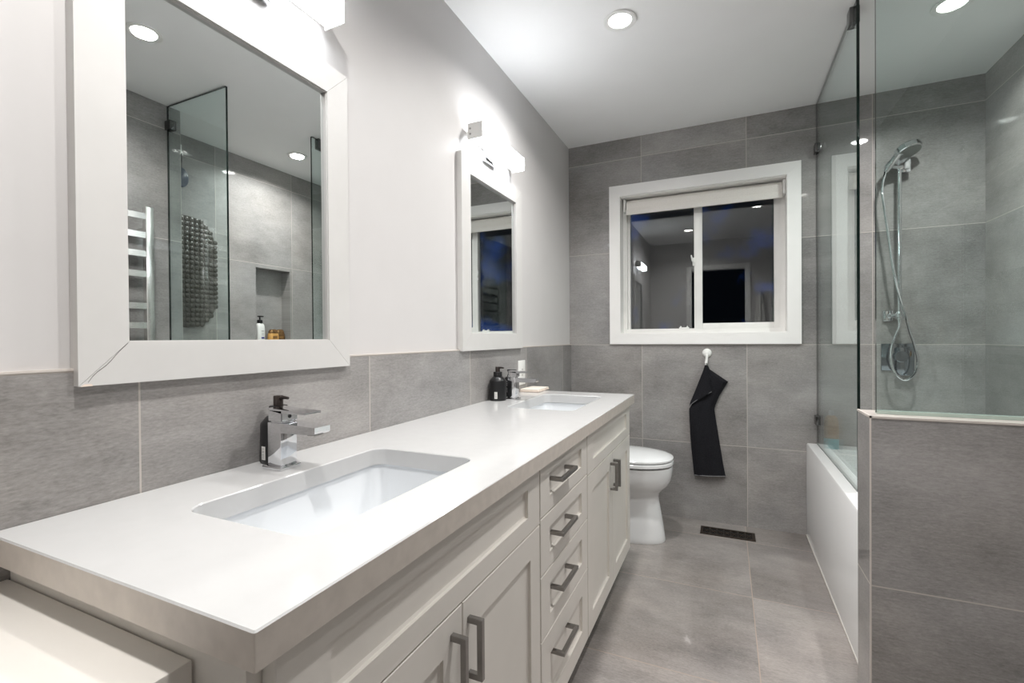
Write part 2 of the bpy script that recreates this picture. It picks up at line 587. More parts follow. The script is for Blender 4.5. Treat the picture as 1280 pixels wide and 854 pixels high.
b.tube([(0.799, L + 0.094, 1.61), (0.790, L + 0.084, 1.625), (0.783, L + 0.080, 1.657)], [0.006, 0.006, 0.004], 8)
part('latch', b, M_plast, sash)
b = MB()
b.box(0.706, 0.766, L + 0.104, L + 0.128, 1.186, 1.198, bev=0.002)
b.box(0.712, 0.720, L + 0.106, L + 0.124, 1.198, 1.206); b.box(0.752, 0.760, L + 0.106, L + 0.124, 1.198, 1.206)
part('sash_stop', b, M_plast, win)

# roller blind, rolled up under the head
BY = L + 0.046
rb = thing('roller_blind', 'off-white roller blind rolled up at the top of the window', 'blind', (0.835, BY, 1.95))
b = MB(); b.lathe([(0.034, 0.384), (0.034, 1.286)], (0, BY + 0.030, 2.012), (1, 0, 0), 36)
part('fabric_roll', b, M_blind, rb)
b = MB()
b.loft([[Vector((x, BY - 0.004 + dy, z)) for dy, z in
         ((0.0, 1.955), (0.0, 2.026), (0.010, 2.040), (0.026, 2.0475), (0.034, 2.0485), (0.034, 2.046), (0.012, 2.036), (0.0025, 2.024), (0.0025, 1.955))]
        for x in (0.384, 1.286)])
part('fabric_drop', b, M_blind, rb)
b = MB(); b.box(0.382, 1.288, BY - 0.009, BY + 0.003, 1.947, 1.984, bev=0.004)
part('hem_bar', b, M_blind, rb)
for x in (0.362, 1.288):
    b = MB()
    b.box(x, x + 0.016, BY - 0.006, BY + 0.050, 1.968, 2.055, bev=0.006)
    b.lathe([(0.020, 0), (0.020, 0.004)], (x - 0.002 if x < 1 else x + 0.013, BY + 0.030, 2.012), (1, 0, 0), 16)
    part('bracket', b, M_plast, rb)
b = MB()
b.tube([(0.368, BY - 0.010, 1.985), (0.368, BY - 0.011, 1.70), (0.368, BY - 0.011, 1.35)], 0.0016, 6)
b.tube([(0.374, BY, 1.985), (0.373, BY - 0.002, 1.70), (0.369, BY - 0.010, 1.35)], 0.0016, 6)
for k in range(60):
    b.ball((0.368, BY - 0.011, 1.355 + k * 0.0102), 0.0024, u=6, v=4)
part('bead_chain', b, M_plast, rb)

# ================================================================== DOWNLIGHTS
def downlight(x, y, label):
    t = thing('downlight', label, 'light', (x, y, H), 'recessed ceiling downlights')
    b = MB()
    b.lathe([(0.045, -0.001), (0.062, -0.001), (0.066, -0.003), (0.066, -0.006), (0.062, -0.0075), (0.047, -0.0045), (0.045, -0.001)],
            (x, y, H), n=40, caps=False)
    part('trim_ring', b, M_plast, t)
    b = MB(); b.lathe([(0.0455, -0.0012), (0.0455, -0.003)], (x, y, H), n=32)
    part('lens', b, M_lens, t)
    ld = bpy.data.lights.new('downlight_lamp', 'AREA')
    ld.shape = 'DISK'
    ld.size = 0.085
    ld.energy = DOWN_W
    ld.color = (1.0, 0.98, 0.955)
    ld.spread = math.radians(DOWN_SPREAD)
    lo = bpy.data.objects.new('lamp', ld)
    C.objects.link(lo)
    lo.parent = t
    lo.location = (0, 0, -0.009)
    return t


downlight(0.593, 1.957, 'round white recessed downlight in the ceiling near the far mirror, seen directly')
downlight(1.800, 2.417, 'round recessed downlight above the bathtub, seen through the shower glass')
downlight(1.270, 1.177, 'round recessed downlight mid-ceiling before the half wall, seen in the large mirror')
downlight(0.567, 0.390, 'round recessed downlight over the near end of the vanity, seen reflected in the window')

# ================================================================== VANITY LIGHTS
def vanity_light(yc, label):
    t = thing('vanity_light', label, 'light', (0.0, yc, 1.99), 'bar lights above the vanity mirrors')
    z0, z1, x0, x1, hl = 1.958, 2.022, 0.026, 0.086, 0.22
    b = MB()
    b.box(0.0, 0.020, yc - 0.06, yc + 0.06, 1.925, 2.055, bev=0.003)
    bp = part('backplate', b, M_chrome, t, 'chrome wall plate')
    b = MB(); b.lathe([(0.004, 0), (0.0055, 0.002), (0.0035, 0.005)], (0.020, yc, 1.938), (1, 0, 0), 12)
    part('screw', b, M_steel, bp)
    b = MB(); b.box(0.016, 0.030, yc - hl + 0.002, yc + hl - 0.002, z0 + 0.012, z1 - 0.012)
    part('channel', b, M_plast, t)
    b = MB()
    sec = [(x0 + 0.004, z0), (x1 - 0.006, z0), (x1, z0 + 0.006), (x1, z1 - 0.006), (x1 - 0.006, z1), (x0 + 0.004, z1)]
    b.loft([[Vector((x, y, z)) for x, z in sec] for y in (yc - hl + 0.004, yc + hl - 0.004)])
    part('shade', b, M_bar, t, 'glowing white bar shade')
    for s in (-1, 1):
        b = MB()
        ya, yb = sorted((yc + s * hl, yc + s * (hl - 0.004)))
        b.box(0.018, x1 + 0.001, ya, yb, z0 - 0.001, z1 + 0.001, bev=0.001, seg=1)
        ec = part('end_cap', b, M_plast, t)
        for zz in (1.978, 2.000):
            b = MB(); b.lathe([(0.0042, 0), (0.0042, 0.0015)], (0.030, yc + s * hl, zz), (0, s, 0), 10)
            part('screw', b, M_steel, ec)
    return t


vanity_light(0.723, 'glowing white bar light above the large near mirror, cut by the top of the photo')
vanity_light(1.920, 'glowing white bar light above the smaller-looking far mirror')

# ================================================================== MIRRORS
def framed_mirror(y0, z0, label, worn):
    w, h, fw = 0.609, 0.806, 0.073
    t = thing('framed_mirror', label, 'mirror', (0.0, y0 + w / 2, z0), 'white framed vanity mirrors')
    b = MB()
    mitred_ring(b, 'x', y0, y0 + w, z0, z0 + h, fw, 0.0005, 0.0245, gap=0.0004)
    fr = part('frame', b, M_frame, t)
    bm = MB()
    mitred_ring(bm, 'x', y0 + fw - 0.006, y0 + w - fw + 0.006, z0 + fw - 0.006, z0 + h - fw + 0.006, 0.008, 0.010, 0.020)
    part('inner_bead', bm, M_frame, fr)
    g = MB(); g.box(0.004, 0.012, y0 + fw - 0.004, y0 + w - fw + 0.004, z0 + fw - 0.004, z0 + h - fw + 0.004)
    part('mirror_glass', g, M_mirror, t, smooth=0)
    if worn:
        # open mitre and chipped bare wood at the lower near corner
        c = MB()
        pts = []
        for k in range(10):
            f = k / 9
            pts.append((y0 + 0.013 + f * (fw - 0.015), z0 + 0.006 + f * (fw - 0.008) + 0.0035 * math.sin(f * 9.0) * (1 - f)))
        c.loft([[Vector((0.0247, a, zz - 0.0006)), Vector((0.0247, a, zz + 0.0006)), Vector((0.0243, a, zz))] for a, zz in pts])
        part('open_mitre_joint', c, M_gap, fr, 'dark open mitre crack')
        c = MB()
        c.prism([(0.0246, y0 + 0.003, z0 - 0.0004), (0.0246, y0 + 0.019, z0 - 0.0004), (0.0246, y0 + 0.018, z0 + 0.003), (0.0246, y0 + 0.008, z0 + 0.0035)],
                (0.0006, 0, 0))
        part('chipped_edge', c, M_soap, fr, 'bare wood where the paint is chipped')
    return t


framed_mirror(0.405, 1.062, 'large white framed mirror nearest the camera with a cracked lower corner', True)
framed_mirror(1.637, 1.085, 'white framed mirror farther along the wall, reflecting the window', False)

# ================================================================== VANITY CABINET
XF = 0.555
v = thing('vanity_cabinet', 'long white shaker vanity cabinet with two door pairs and a centre drawer stack', 'cabinet', (0.28, 1.325, 0.0))
b = MB()
b.box(0.012, 0.533, 0.326, 0.342, 0.105, 0.8170); b.box(0.012, 0.533, 2.306, 2.322, 0.105, 0.8170)
b.box(0.012, 0.026, 0.342, 2.306, 0.123, 0.8170); b.box(0.012, 0.533, 0.342, 2.306, 0.105, 0.123)
b.box(0.515, 0.533, 0.342, 2.306, 0.123, 0.8170)
b.box(0.026, 0.515, 1.104, 1.122, 0.123, 0.66); b.box(0.026, 0.515, 1.546, 1.564, 0.123, 0.66)
part('carcass', b, M_cab, v)
b = MB(); b.box(0.012, 0.475, 0.345, 2.305, 0.0, 0.105)
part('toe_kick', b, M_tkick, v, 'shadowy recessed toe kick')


def shaker(y0, y1, z0, z1, st, rl, parent, name, rec=0.009):
    """a five-piece front: stiles and rails round a recessed flat panel with a small chamfer"""
    b = MB()
    x0, x1 = 0.535, XF
    ch = 0.005
    O = [(y0, z0), (y1, z0), (y1, z1), (y0, z1)]
    I = [(y0 + st, z0 + rl), (y1 - st, z0 + rl), (y1 - st, z1 - rl), (y0 + st, z1 - rl)]
    J = [(y0 + st + ch, z0 + rl + ch), (y1 - st - ch, z0 + rl + ch), (y1 - st - ch, z1 - rl - ch), (y0 + st + ch, z1 - rl - ch)]
    e = 0.0012
    E0 = [(y0 + e, z0 + e), (y1 - e, z0 + e), (y1 - e, z1 - e), (y0 + e, z1 - e)]
    loops = [[(x0, *p) for p in O], [(x1 - e, *p) for p in O], [(x1, *p) for p in E0], [(x1, *p) for p in I],
             [(x1 - rec * 0.75, *p) for p in I], [(x1 - rec, *p) for p in J]]
    b.loft([[Vector(p) for p in lp] for lp in loops])
    return part(name, b, M_cab, parent, smooth=20)


def pull(parent, y, z, ln, vertical):
    b = MB()
    r, out = 0.0055, 0.030
    if vertical:
        for zz in (z - ln / 2 + r, z + ln / 2 - r):
            b.box(XF - 0.001, XF + out - 1.6 * r, y - r, y + r, zz - r, zz + r, bev=0.001, seg=1)
        b.box(XF + out - 2 * r, XF + out, y - r, y + r, z - ln / 2, z + ln / 2, bev=0.001, seg=1)
    else:
        for yy in (y - ln / 2 + r, y + ln / 2 - r):
            b.box(XF - 0.0095, XF + out - 1.6 * r, yy - r, yy + r, z - r, z + r, bev=0.001, seg=1)
        b.box(XF + out - 2 * r, XF + out, y - ln / 2, y + ln / 2, z - r, z + r, bev=0.001, seg=1)
    part('handle', b, M_steel, parent, 'dark nickel bar pull')


g = 0.0015
for y0, y1 in ((0.342, 1.110), (1.558, 2.322)):
    shaker(y0 + g, y1 - g, 0.664 + g, 0.8150, 0.076, 0.041, v, 'false_front')
    ym = (y0 + y1) / 2
    for a, c, hy in ((y0, ym, ym - 0.036), (ym, y1, ym + 0.022)):
        d = shaker(a + g, c - g, 0.112, 0.664 - g, 0.062, 0.062, v, 'door')
        pull(d, hy, 0.572, 0.112, True)
for z0, z1, hz, rl in ((0.673, 0.815, 0.752, 0.040), (0.523, 0.673, 0.604, 0.040), (0.356, 0.523, 0.455, 0.042), (0.112, 0.356, 0.277, 0.062)):
    d = shaker(1.114 + g, 1.554 - g, z0 + g, z1 - (g if z1 < 0.8 else 0), 0.066, rl, v, 'drawer')
    pull(d, 1.278, hz, 0.138, False)

# ================================================================== COUNTERTOP with two sink cut-outs
ZC = 0.8584
CT0, CT1 = 0.818, ZC
SINKS = ((0.172, 0.456, 0.478, 0.954), (0.172, 0.456, 1.712, 2.190))
bmc = MB()
outer = rrect(0.0105, 0.5775, 0.3031, 2.332, 0.003, 0.0, 2)
holes = [rrect(a, c, d, e_, 0.034, 0.0, 7) for a, c, d, e_ in SINKS]
bm = bmc.bm


def add_loop(pts, z):
    vs = [bm.verts.new((p.x, p.y, z)) for p in pts]
    es = [bm.edges.new((vs[i], vs[(i + 1) % len(vs)])) for i in range(len(vs))]
    return vs, es


ebv = 0.002
for z, ins in ((CT1, True), (CT0, False)):
    edges = []
    rings = []
    for k, lp in enumerate([outer] + holes):
        if ins:
            cx = sum(p.x for p in lp) / len(lp); cy = sum(p.y for p in lp) / len(lp)
            q = []
            n = len(lp)
            for i, p in enumerate(lp):
                t_ = (lp[(i + 1) % n] - lp[i - 1]).normalized()
                nrm = Vector((t_.y, -t_.x, 0))      # outward for ccw loops
                q.append(p + nrm * (-ebv if k == 0 else ebv))
            lp = q
        vs, es = add_loop(lp, z)
        rings.append(vs); edges += es
    bmesh.ops.triangle_fill(bm, edges=edges, use_beauty=True, use_dissolve=False)
    if ins:
        top_r = rings
    else:
        bot_r = rings
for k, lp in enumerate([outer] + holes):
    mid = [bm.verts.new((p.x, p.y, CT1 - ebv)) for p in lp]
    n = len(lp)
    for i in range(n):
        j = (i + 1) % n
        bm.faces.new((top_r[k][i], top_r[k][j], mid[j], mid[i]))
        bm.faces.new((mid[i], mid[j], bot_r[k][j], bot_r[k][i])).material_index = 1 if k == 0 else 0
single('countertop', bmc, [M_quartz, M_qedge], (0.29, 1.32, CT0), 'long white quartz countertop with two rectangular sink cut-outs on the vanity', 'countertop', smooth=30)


def sink(a, c, d, e_, label):
    t = thing('sink', label, 'sink', ((a + c) / 2, (d + e_) / 2, 0.68), 'undermount vanity sinks')
    b = MB()
    o = 0.004
    inner = [(-o, CT0 - 0.0015), (-o, CT0 - 0.012), (0.004, 0.78), (0.012, 0.725), (0.030, 0.700), (0.060, 0.694)]
    loops = [rrect(a - o - 0.012, c + o + 0.012, d - o - 0.012, e_ + o + 0.012, 0.045, CT0 - 0.0015, 7)]
    for ins, z in inner:
        loops.append(rrect(a + ins, c - ins, d + ins, e_ - ins, max(0.038 - ins * 0.1, 0.02), z, 7))
    b.loft(loops, caps=False)
    cxx, cyy = (a + c) / 2 - 0.02, (d + e_) / 2
    # sloping bottom to the drain
    last = loops[-1]
    ring = [Vector((cxx + 0.024 * math.cos(x), cyy + 0.024 * math.sin(x), 0.690)) for x in
            [math.atan2(p.y - cyy, p.x - cxx) for p in last]]
    b.loft([last, ring], caps=False)
    # outside of the bowl
    loops2 = [loops[0]] + [rrect(a + i - 0.012, c - i + 0.012, d + i - 0.012, e_ - i + 0.012, 0.045, z, 7) for i, z in
                           ((0.0, CT0 - 0.012), (0.010, 0.72), (0.04, 0.685))]
    b.loft(loops2, caps=False)
    bt = loops2[-1]
    b.bm.faces.new([b.bm.verts.new(p) for p in bt])
    part('basin', b, M_sink, t)
    b = MB()
    b.lathe([(0.0245, 0.0), (0.026, 0.002), (0.022, 0.004), (0.018, 0.0035), (0.016, 0.006), (0.0, 0.0075)], (cxx, cyy, 0.6895), n=28)
    part('drain', b, M_chrome, t, 'chrome drain')
    return t


sink(*SINKS[0], 'white rectangular undermount sink nearest the camera')
sink(*SINKS[1], 'white rectangular undermount sink at the far end of the counter')


# ================================================================== FAUCETS
def faucet(yc, label):
    t = thing('faucet', label, 'faucet', (0.105, yc, ZC), 'square chrome vanity faucets')
    hw = 0.0205
    b = MB(); b.box(0.072, 0.130, yc - 0.027, yc + 0.027, ZC, ZC + 0.007, bev=0.002)
    part('base_plate', b, M_chrome, t)
    b = MB(); b.box(0.084, 0.124, yc - hw, yc + hw, ZC + 0.007, ZC + 0.100, bev=0.0012)
    part('body', b, M_chrome, t)
    b = MB()
    zt = ZC + 0.100
    b.prism([(0.1235, yc - hw, zt), (0.222, yc - hw, zt - 0.003), (0.222, yc - hw, zt - 0.015), (0.216, yc - hw, zt - 0.0185), (0.1235, yc - hw, zt - 0.021)],
            (0, 2 * hw, 0))
    sp = part('spout', b, M_chrome, t)
    b = MB(); b.box(0.192, 0.212, yc - 0.012, yc + 0.012, zt - 0.022, zt - 0.0175)
    part('aerator', b, M_steel, sp)
    b = MB()
    b.box(0.086, 0.127, yc - hw, yc + hw, zt + 0.003, zt + 0.027, bev=0.001, seg=1)
    b.box(0.090, 0.120, yc - 0.016, yc + 0.016, zt, zt + 0.003)
    b.prism([(0.085, yc - hw, zt + 0.031), (0.196, yc - hw, zt + 0.026), (0.196, yc - hw, zt + 0.022), (0.127, yc - hw, zt + 0.0205), (0.085, yc - hw, zt + 0.0265)],
            (0, 2 * hw, 0))
    lv = part('lever', b, M_chrome, t)
    b = MB()
    b.lathe([(0.0042, 0), (0.0042, 0.0008)], (0.127, yc, zt + 0.013), (1, 0, 0), 14)
    part('hot_cold_dot', b, M_black, lv, 'small dark dot')
    return t


faucet(0.7255, 'square chrome single-lever faucet beside the near sink')
faucet(1.948, 'square chrome single-lever faucet beside the far sink')


# ================================================================== THINGS ON THE COUNTER
def pump_bottle(x, y, label, ang, lab_ang):
    t = thing('soap_pump_bottle', label, 'bottle', (x, y, ZC), 'black pump bottles on the vanity')
    z = ZC + 0.0005
    r = 0.0375
    b = MB()
    b.lathe([(r - 0.004, 0), (r - 0.001, 0.0015), (r, 0.005), (r, 0.086), (r - 0.001, 0.0895), (0.024, 0.104), (0.018, 0.1065), (0.016, 0.107)], (x, y, z), n=40)
    body = part('body', b, M_black, t)
    b = MB(); b.lathe([(0.0185, 0.1065), (0.0195, 0.108), (0.0195, 0.1255), (0.0185, 0.127)], (x, y, z), n=32)
    part('collar', b, M_black, t)
    b = MB()
    b.lathe([(0.0105, 0.127), (0.0105, 0.148), (0.0095, 0.150)], (x, y, z), n=20)
    dx, dy = math.cos(ang), math.sin(ang)
    b.tube([(x + 0.006 * dx, y + 0.006 * dy, z + 0.144), (x + 0.020 * dx, y + 0.020 * dy, z + 0.1465), (x + 0.036 * dx, y + 0.036 * dy, z + 0.1455)],
           [0.0045, 0.004, 0.003], 10)
    part('pump', b, M_pump, t, 'dark brown pump head')
    b = MB()
    loops = []
    for k in range(5):
        a = lab_ang + (k - 2) * 0.09
        rr = r + 0.0004
        loops.append([Vector((x + rr * math.cos(a), y + rr * math.sin(a), z + q)) for q in (0.010, 0.040)])
    b.loft(loops, caps=False, closed=False)
    part('label', b, M_label, body, 'small white label')
    b = MB()
    for q in (0.014, 0.018, 0.021, 0.026, 0.029, 0.034):
        a0, a1 = lab_ang - 0.10, lab_ang + 0.10
        rr = r + 0.0008
        b.loft([[Vector((x + rr * math.cos(a), y + rr * math.sin(a), z + q + d_)) for d_ in (0, 0.0012)] for a in (a0, a1)], caps=False, closed=False)
    part('label_print', b, M_grey, body)
    return t


pump_bottle(0.050, 0.760, 'black pump bottle standing hidden behind the near faucet', -0.1, math.radians(-95))
pump_bottle(0.053, 1.893, 'black pump bottle with white sticker beside the far faucet', -0.3, math.radians(-78))

# rectangular black bottle behind the far faucet
t = thing('black_bottle', 'square black bottle with pale lettering partly behind the far faucet', 'bottle', (0.058, 2.035, ZC))
x, y, z = 0.058, 2.035, ZC + 0.0005
b = MB()
b.loft([rrect(x - 0.030, x + 0.030, y - 0.022, y + 0.022, 0.008, z + q, 5) for q in (0.0, 0.088)] +
       [rrect(x - 0.026, x + 0.026, y - 0.019, y + 0.019, 0.010, z + 0.094, 5)])
bd = part('body', b, M_black, t)
b = MB(); b.lathe([(0.013, 0.094), (0.013, 0.104), (0.010, 0.106), (0.006, 0.106), (0.006, 0.122)], (x - 0.010, y, z), n=24)
b.box(x - 0.022, x + 0.022, y - 0.007, y + 0.007, z + 0.120, z + 0.128, bev=0.002)
part('pump', b, M_black, t)
b = MB()
for k, (q, ln) in enumerate(((0.022, 0.016), (0.030, 0.022), (0.038, 0.018), (0.052, 0.024), (0.060, 0.012), (0.070, 0.020))):
    for c_ in range(int(ln / 0.004)):
        xx = x - 0.018 + c_ * 0.0042
        b.box(xx, xx + 0.0026, y - 0.0225, y - 0.0219, z + q, z + q + 0.0045)
part('lettering', b, M_grey, bd, 'pale grey lettering')

# stone soap tray
t = thing('soap_dish', 'flat blush-coloured soap dish lying behind the far sink', 'soap dish', (0.066, 2.305, ZC))
b = MB(); b.box(0.014, 0.118, 2.225, 2.385, ZC + 0.0005, ZC + 0.010, bev=0.003)
part('base', b, M_soap, t)
b = MB(); b.box(0.016, 0.116, 2.227, 2.383, ZC + 0.010, ZC + 0.016, bev=0.003)
part('tray_top', b, M_soap2, t, 'paler top slab')

# wall outlet
t = thing('wall_outlet', 'white wall outlet plate on the grey tile behind the far faucet', 'outlet', (0.010, 2.255, 0.955))
b = MB(); b.box(0.0101, 0.0155, 2.212, 2.300, 0.893, 1.020, bev=0.0025)
part('cover_plate', b, M_plast, t)
b = MB(); b.box(0.0150, 0.0172, 2.239, 2.273, 0.921, 0.992, bev=0.001)
sk = part('socket', b, M_plast, t)
b = MB()
for zz in (0.940, 0.968):
    b.box(0.0170, 0.0175, 2.248, 2.2505, zz, zz + 0.009); b.box(0.0170, 0.0175, 2.2605, 2.263, zz, zz + 0.008)
part('slots', b, M_gap, sk)

# ================================================================== LOW CABINET at the near end
t = thing('side_cabinet', 'low white painted cabinet butting the near end of the vanity', 'cabinet', (0.23, -0.03, 0.0))
b = MB(); b.box(0.012, 0.444, -0.372, 0.318, 0.0, 0.752, bev=0.002)
part('body', b, M_cab, t)
b = MB(); b.box(0.012, 0.449, -0.378, 0.3235, 0.752, 0.784, bev=0.002)
part('top_panel', b, M_cab, t)

# ================================================================== TOILET
TY = 2.735
t = thing('toilet', 'white toilet with closed lid standing past the far end of the vanity', 'toilet', (0.36, TY, 0.0))


def egg(xb, xf, hw, z, n=40, pw=2.3, xm=None):
    """egg plan: squarish at the back, elliptical at the front"""
    xm = xb + (xf - xb) * 0.45 if xm is None else xm
    pts = []
    for k in range(n):
        a = 2 * PI * k / n
        c_, s_ = math.cos(a), math.sin(a)
        if c_ >= 0:
            px = xm + (xf - xm) * (abs(c_) ** (2 / pw))
        else:
            px = xm - (xm - xb) * (abs(c_) ** (2 / 3.2))
        py = hw * (1 if s_ >= 0 else -1) * (abs(s_) ** (2 / (pw if c_ >= 0 else 3.2)))
        pts.append(Vector((px, TY + py, z)))
    return pts


b = MB()
secs = [(0.10, 0.672, 0.122, 0.0), (0.098, 0.674, 0.124, 0.006), (0.10, 0.670, 0.122, 0.03), (0.11, 0.662, 0.116, 0.09), (0.12, 0.650, 0.110, 0.16),
        (0.12, 0.640, 0.107, 0.215), (0.12, 0.637, 0.108, 0.245), (0.12, 0.644, 0.118, 0.268), (0.12, 0.668, 0.142, 0.293), (0.12, 0.690, 0.160, 0.315),
        (0.12, 0.704, 0.172, 0.345), (0.12, 0.711, 0.178, 0.380), (0.12, 0.714, 0.181, 0.412), (0.122, 0.713, 0.180, 0.420), (0.13, 0.706, 0.174, 0.423)]
b.loft([egg(*q) for q in secs])
part('bowl', b, M_porc, t)
b = MB(); b.loft([egg(0.20, 0.702, 0.172, 0.4235), egg(0.20, 0.702, 0.172, 0.428)])
part('seat_gap', b, M_dark, t, 'dark gap under the seat')
b = MB(); b.loft([egg(0.20, 0.712, 0.180, 0.4285), egg(0.197, 0.718, 0.185, 0.432), egg(0.197, 0.718, 0.185, 0.447), egg(0.20, 0.714, 0.181, 0.451)])
part('seat', b, M_porc, t)
b = MB(); b.loft([egg(0.21, 0.704, 0.172, 0.4505), egg(0.21, 0.704, 0.172, 0.4545)])
part('lid_gap', b, M_dark, t, 'dark gap under the lid')
b = MB()
ls = []
for ins, z in ((0.004, 0.4545), (0.0, 0.458), (0.0, 0.466), (0.006, 0.473), (0.03, 0.481), (0.07, 0.489), (0.12, 0.494), (0.16, 0.496)):
    lp = egg(0.205 + ins, 0.717 - ins * 1.2, 0.184 - ins, z)
    for p in lp:
        p.z += max(0.0, (0.45 - p.x)) * 0.03 if z > 0.47 else 0.0
    ls.append(lp)
b.loft(ls)
part('lid', b, M_porc, t)
b = MB()
b.loft([rrect(0.016, 0.205, TY - 0.20, TY + 0.20, 0.035, z, 6) for z in (0.36, 0.74)])
part('tank', b, M_porc, t)
b = MB(); b.loft([rrect(0.014, 0.210, TY - 0.205, TY + 0.205, 0.037, z, 6) for z in (0.74, 0.762)] + [rrect(0.020, 0.204, TY - 0.199, TY + 0.199, 0.035, 0.770, 6)])
part('tank_lid', b, M_porc, t)
b = MB(); b.lathe([(0.018, 0), (0.018, 0.004), (0.014, 0.006)], (0.11, TY, 0.770), n=24)
part('flush_button', b, M_chrome, t, 'chrome flush button')
for sy in (-0.075, 0.075):
    b = MB(); b.box(0.222, 0.262, TY + sy - 0.014, TY + sy + 0.014, 0.448, 0.500, bev=0.006)
    part('lid_hinge', b, M_porc, t)

# ================================================================== HOOK and TOWEL
t = thing('suction_hook', 'round white suction hook on the grey tile below the window', 'hook', (0.876, L, 1.035))
b = MB(); b.lathe([(0.027, 0.0005), (0.027, 0.004), (0.024, 0.010), (0.016, 0.016), (0.0, 0.018)], (0.877, L, 1.036), (0, -1, 0), 32)
part('disc', b, M_plast, t)
b = MB()
hy = L - 0.018
b.box(0.869, 0.883, hy - 0.006, hy + 0.006, 0.992, 1.030, bev=0.003)
b.tube([(0.876, hy - 0.002, 1.000), (0.873, hy - 0.004, 0.978), (0.872, hy - 0.014, 0.966), (0.871, hy - 0.026, 0.967), (0.871, hy - 0.031, 0.980)],
       [0.008, 0.008, 0.007, 0.006, 0.005], 12)
part('hook_arm', b, M_plast, t)

t = thing('hand_towel', 'black hand towel hanging from the suction hook under the window', 'towel', (0.876, L - 0.03, 0.27))


def cloth(rows, nseg=22, thick=0.004, amp=0.004, ph=0.0, fr=2.0):
    """rows: (xl, xr, z_left, z_right, y_left, y_mid, y_right): a sheet with gentle folds and real thickness"""
    b = MB()
    loops = []
    for r_, (xl, xr, zl, zr, yl, ym, yr) in enumerate(rows):
        f_, k_ = [], []
        for i in range(nseg + 1):
            u = i / nseg
            y = (1 - u) * (1 - 2 * u) * yl + 4 * u * (1 - u) * ym + u * (2 * u - 1) * yr
            y += amp * math.sin(2 * PI * fr * u + ph + r_ * 0.22)
            x = xl + (xr - xl) * u
            z = zl + (zr - zl) * u
            f_.append(Vector((x, y - thick / 2, z)))
            k_.append(Vector((x, y + thick / 2, z)))
        loops.append(f_ + list(reversed(k_)))
    b.loft(loops)
    return b


yw = L - 0.006
b = cloth([(0.868, 0.882, 0.962, 0.962, L - .036, L - .040, L - .034),
           (0.862, 0.892, 0.935, 0.937, L - .028, L - .040, L - .020),
           (0.852, 0.936, 0.895, 0.905, L - .022, L - .040, L - .014),
           (0.846, 0.994, 0.862, 0.864, L - .022, L - .036, L - .014),
           (0.836, 0.972, 0.815, 0.826, L - .022, L - .034, L - .014),
           (0.812, 0.944, 0.765, 0.775, L - .022, L - .036, L - .014),
           (0.788, 0.923, 0.715, 0.718, L - .022, L - .036, L - .014),
           (0.774, 0.918, 0.690, 0.690, L - .022, L - .036, L - .014),
           (0.776, 0.927, 0.620, 0.622, L - .022, L - .036, L - .014),
           (0.779, 0.938, 0.540, 0.545, L - .020, L - .034, L - .012),
           (0.785, 0.950, 0.455, 0.462, L - .018, L - .032, L - .012),
           (0.793, 0.963, 0.365, 0.375, L - .018, L - .030, L - .012),
           (0.801, 0.978, 0.278, 0.290, L - .018, L - .028, L - .012)], thick=0.010, amp=0.003)
part('towel_body', b, M_cloth, t)
b = cloth([(0.866, 0.880, 0.964, 0.964, L - .046, L - .052, L - .046),
           (0.856, 0.884, 0.930, 0.928, L - .040, L - .054, L - .046),
           (0.834, 0.888, 0.870, 0.882, L - .036, L - .052, L - .050),
           (0.808, 0.896, 0.800, 0.836, L - .032, L - .050, L - .052),
           (0.782, 0.902, 0.735, 0.812, L - .028, L - .050, L - .054),
           (0.775, 0.904, 0.708, 0.806, L - .026, L - .050, L - .054)], thick=0.007, amp=0.002, fr=1.0)
part('folded_corner', b, M_cloth, t)
b = MB()
b.tube([(0.775 + 0.129 * k / 10, L - 0.032 - 0.022 * math.sin(min(1, k / 10) * PI * 0.55) - 0.002, 0.7065 + 0.098 * (k / 10) ** 0.8) for k in range(11)], 0.0022, 8)
part('hem', b, M_hem, t, 'paler stitched hem')
b = MB()
b.tube([(0.802 + 0.175 * k / 10, L - 0.024 - 0.0115 * math.sin(k / 10 * PI), 0.282 + 0.012 * k / 10) for k in range(11)], 0.003, 8)
part('hem', b, M_hem, t)
b = MB()
b.tube([(0.870, L - .040, 0.958), (0.866, L - .036, 0.972), (0.871, L - .036, 0.9785), (0.877, L - .036, 0.972), (0.876, L - .042, 0.958)], 0.003, 8)
part('hanging_loop', b, M_cloth, t)

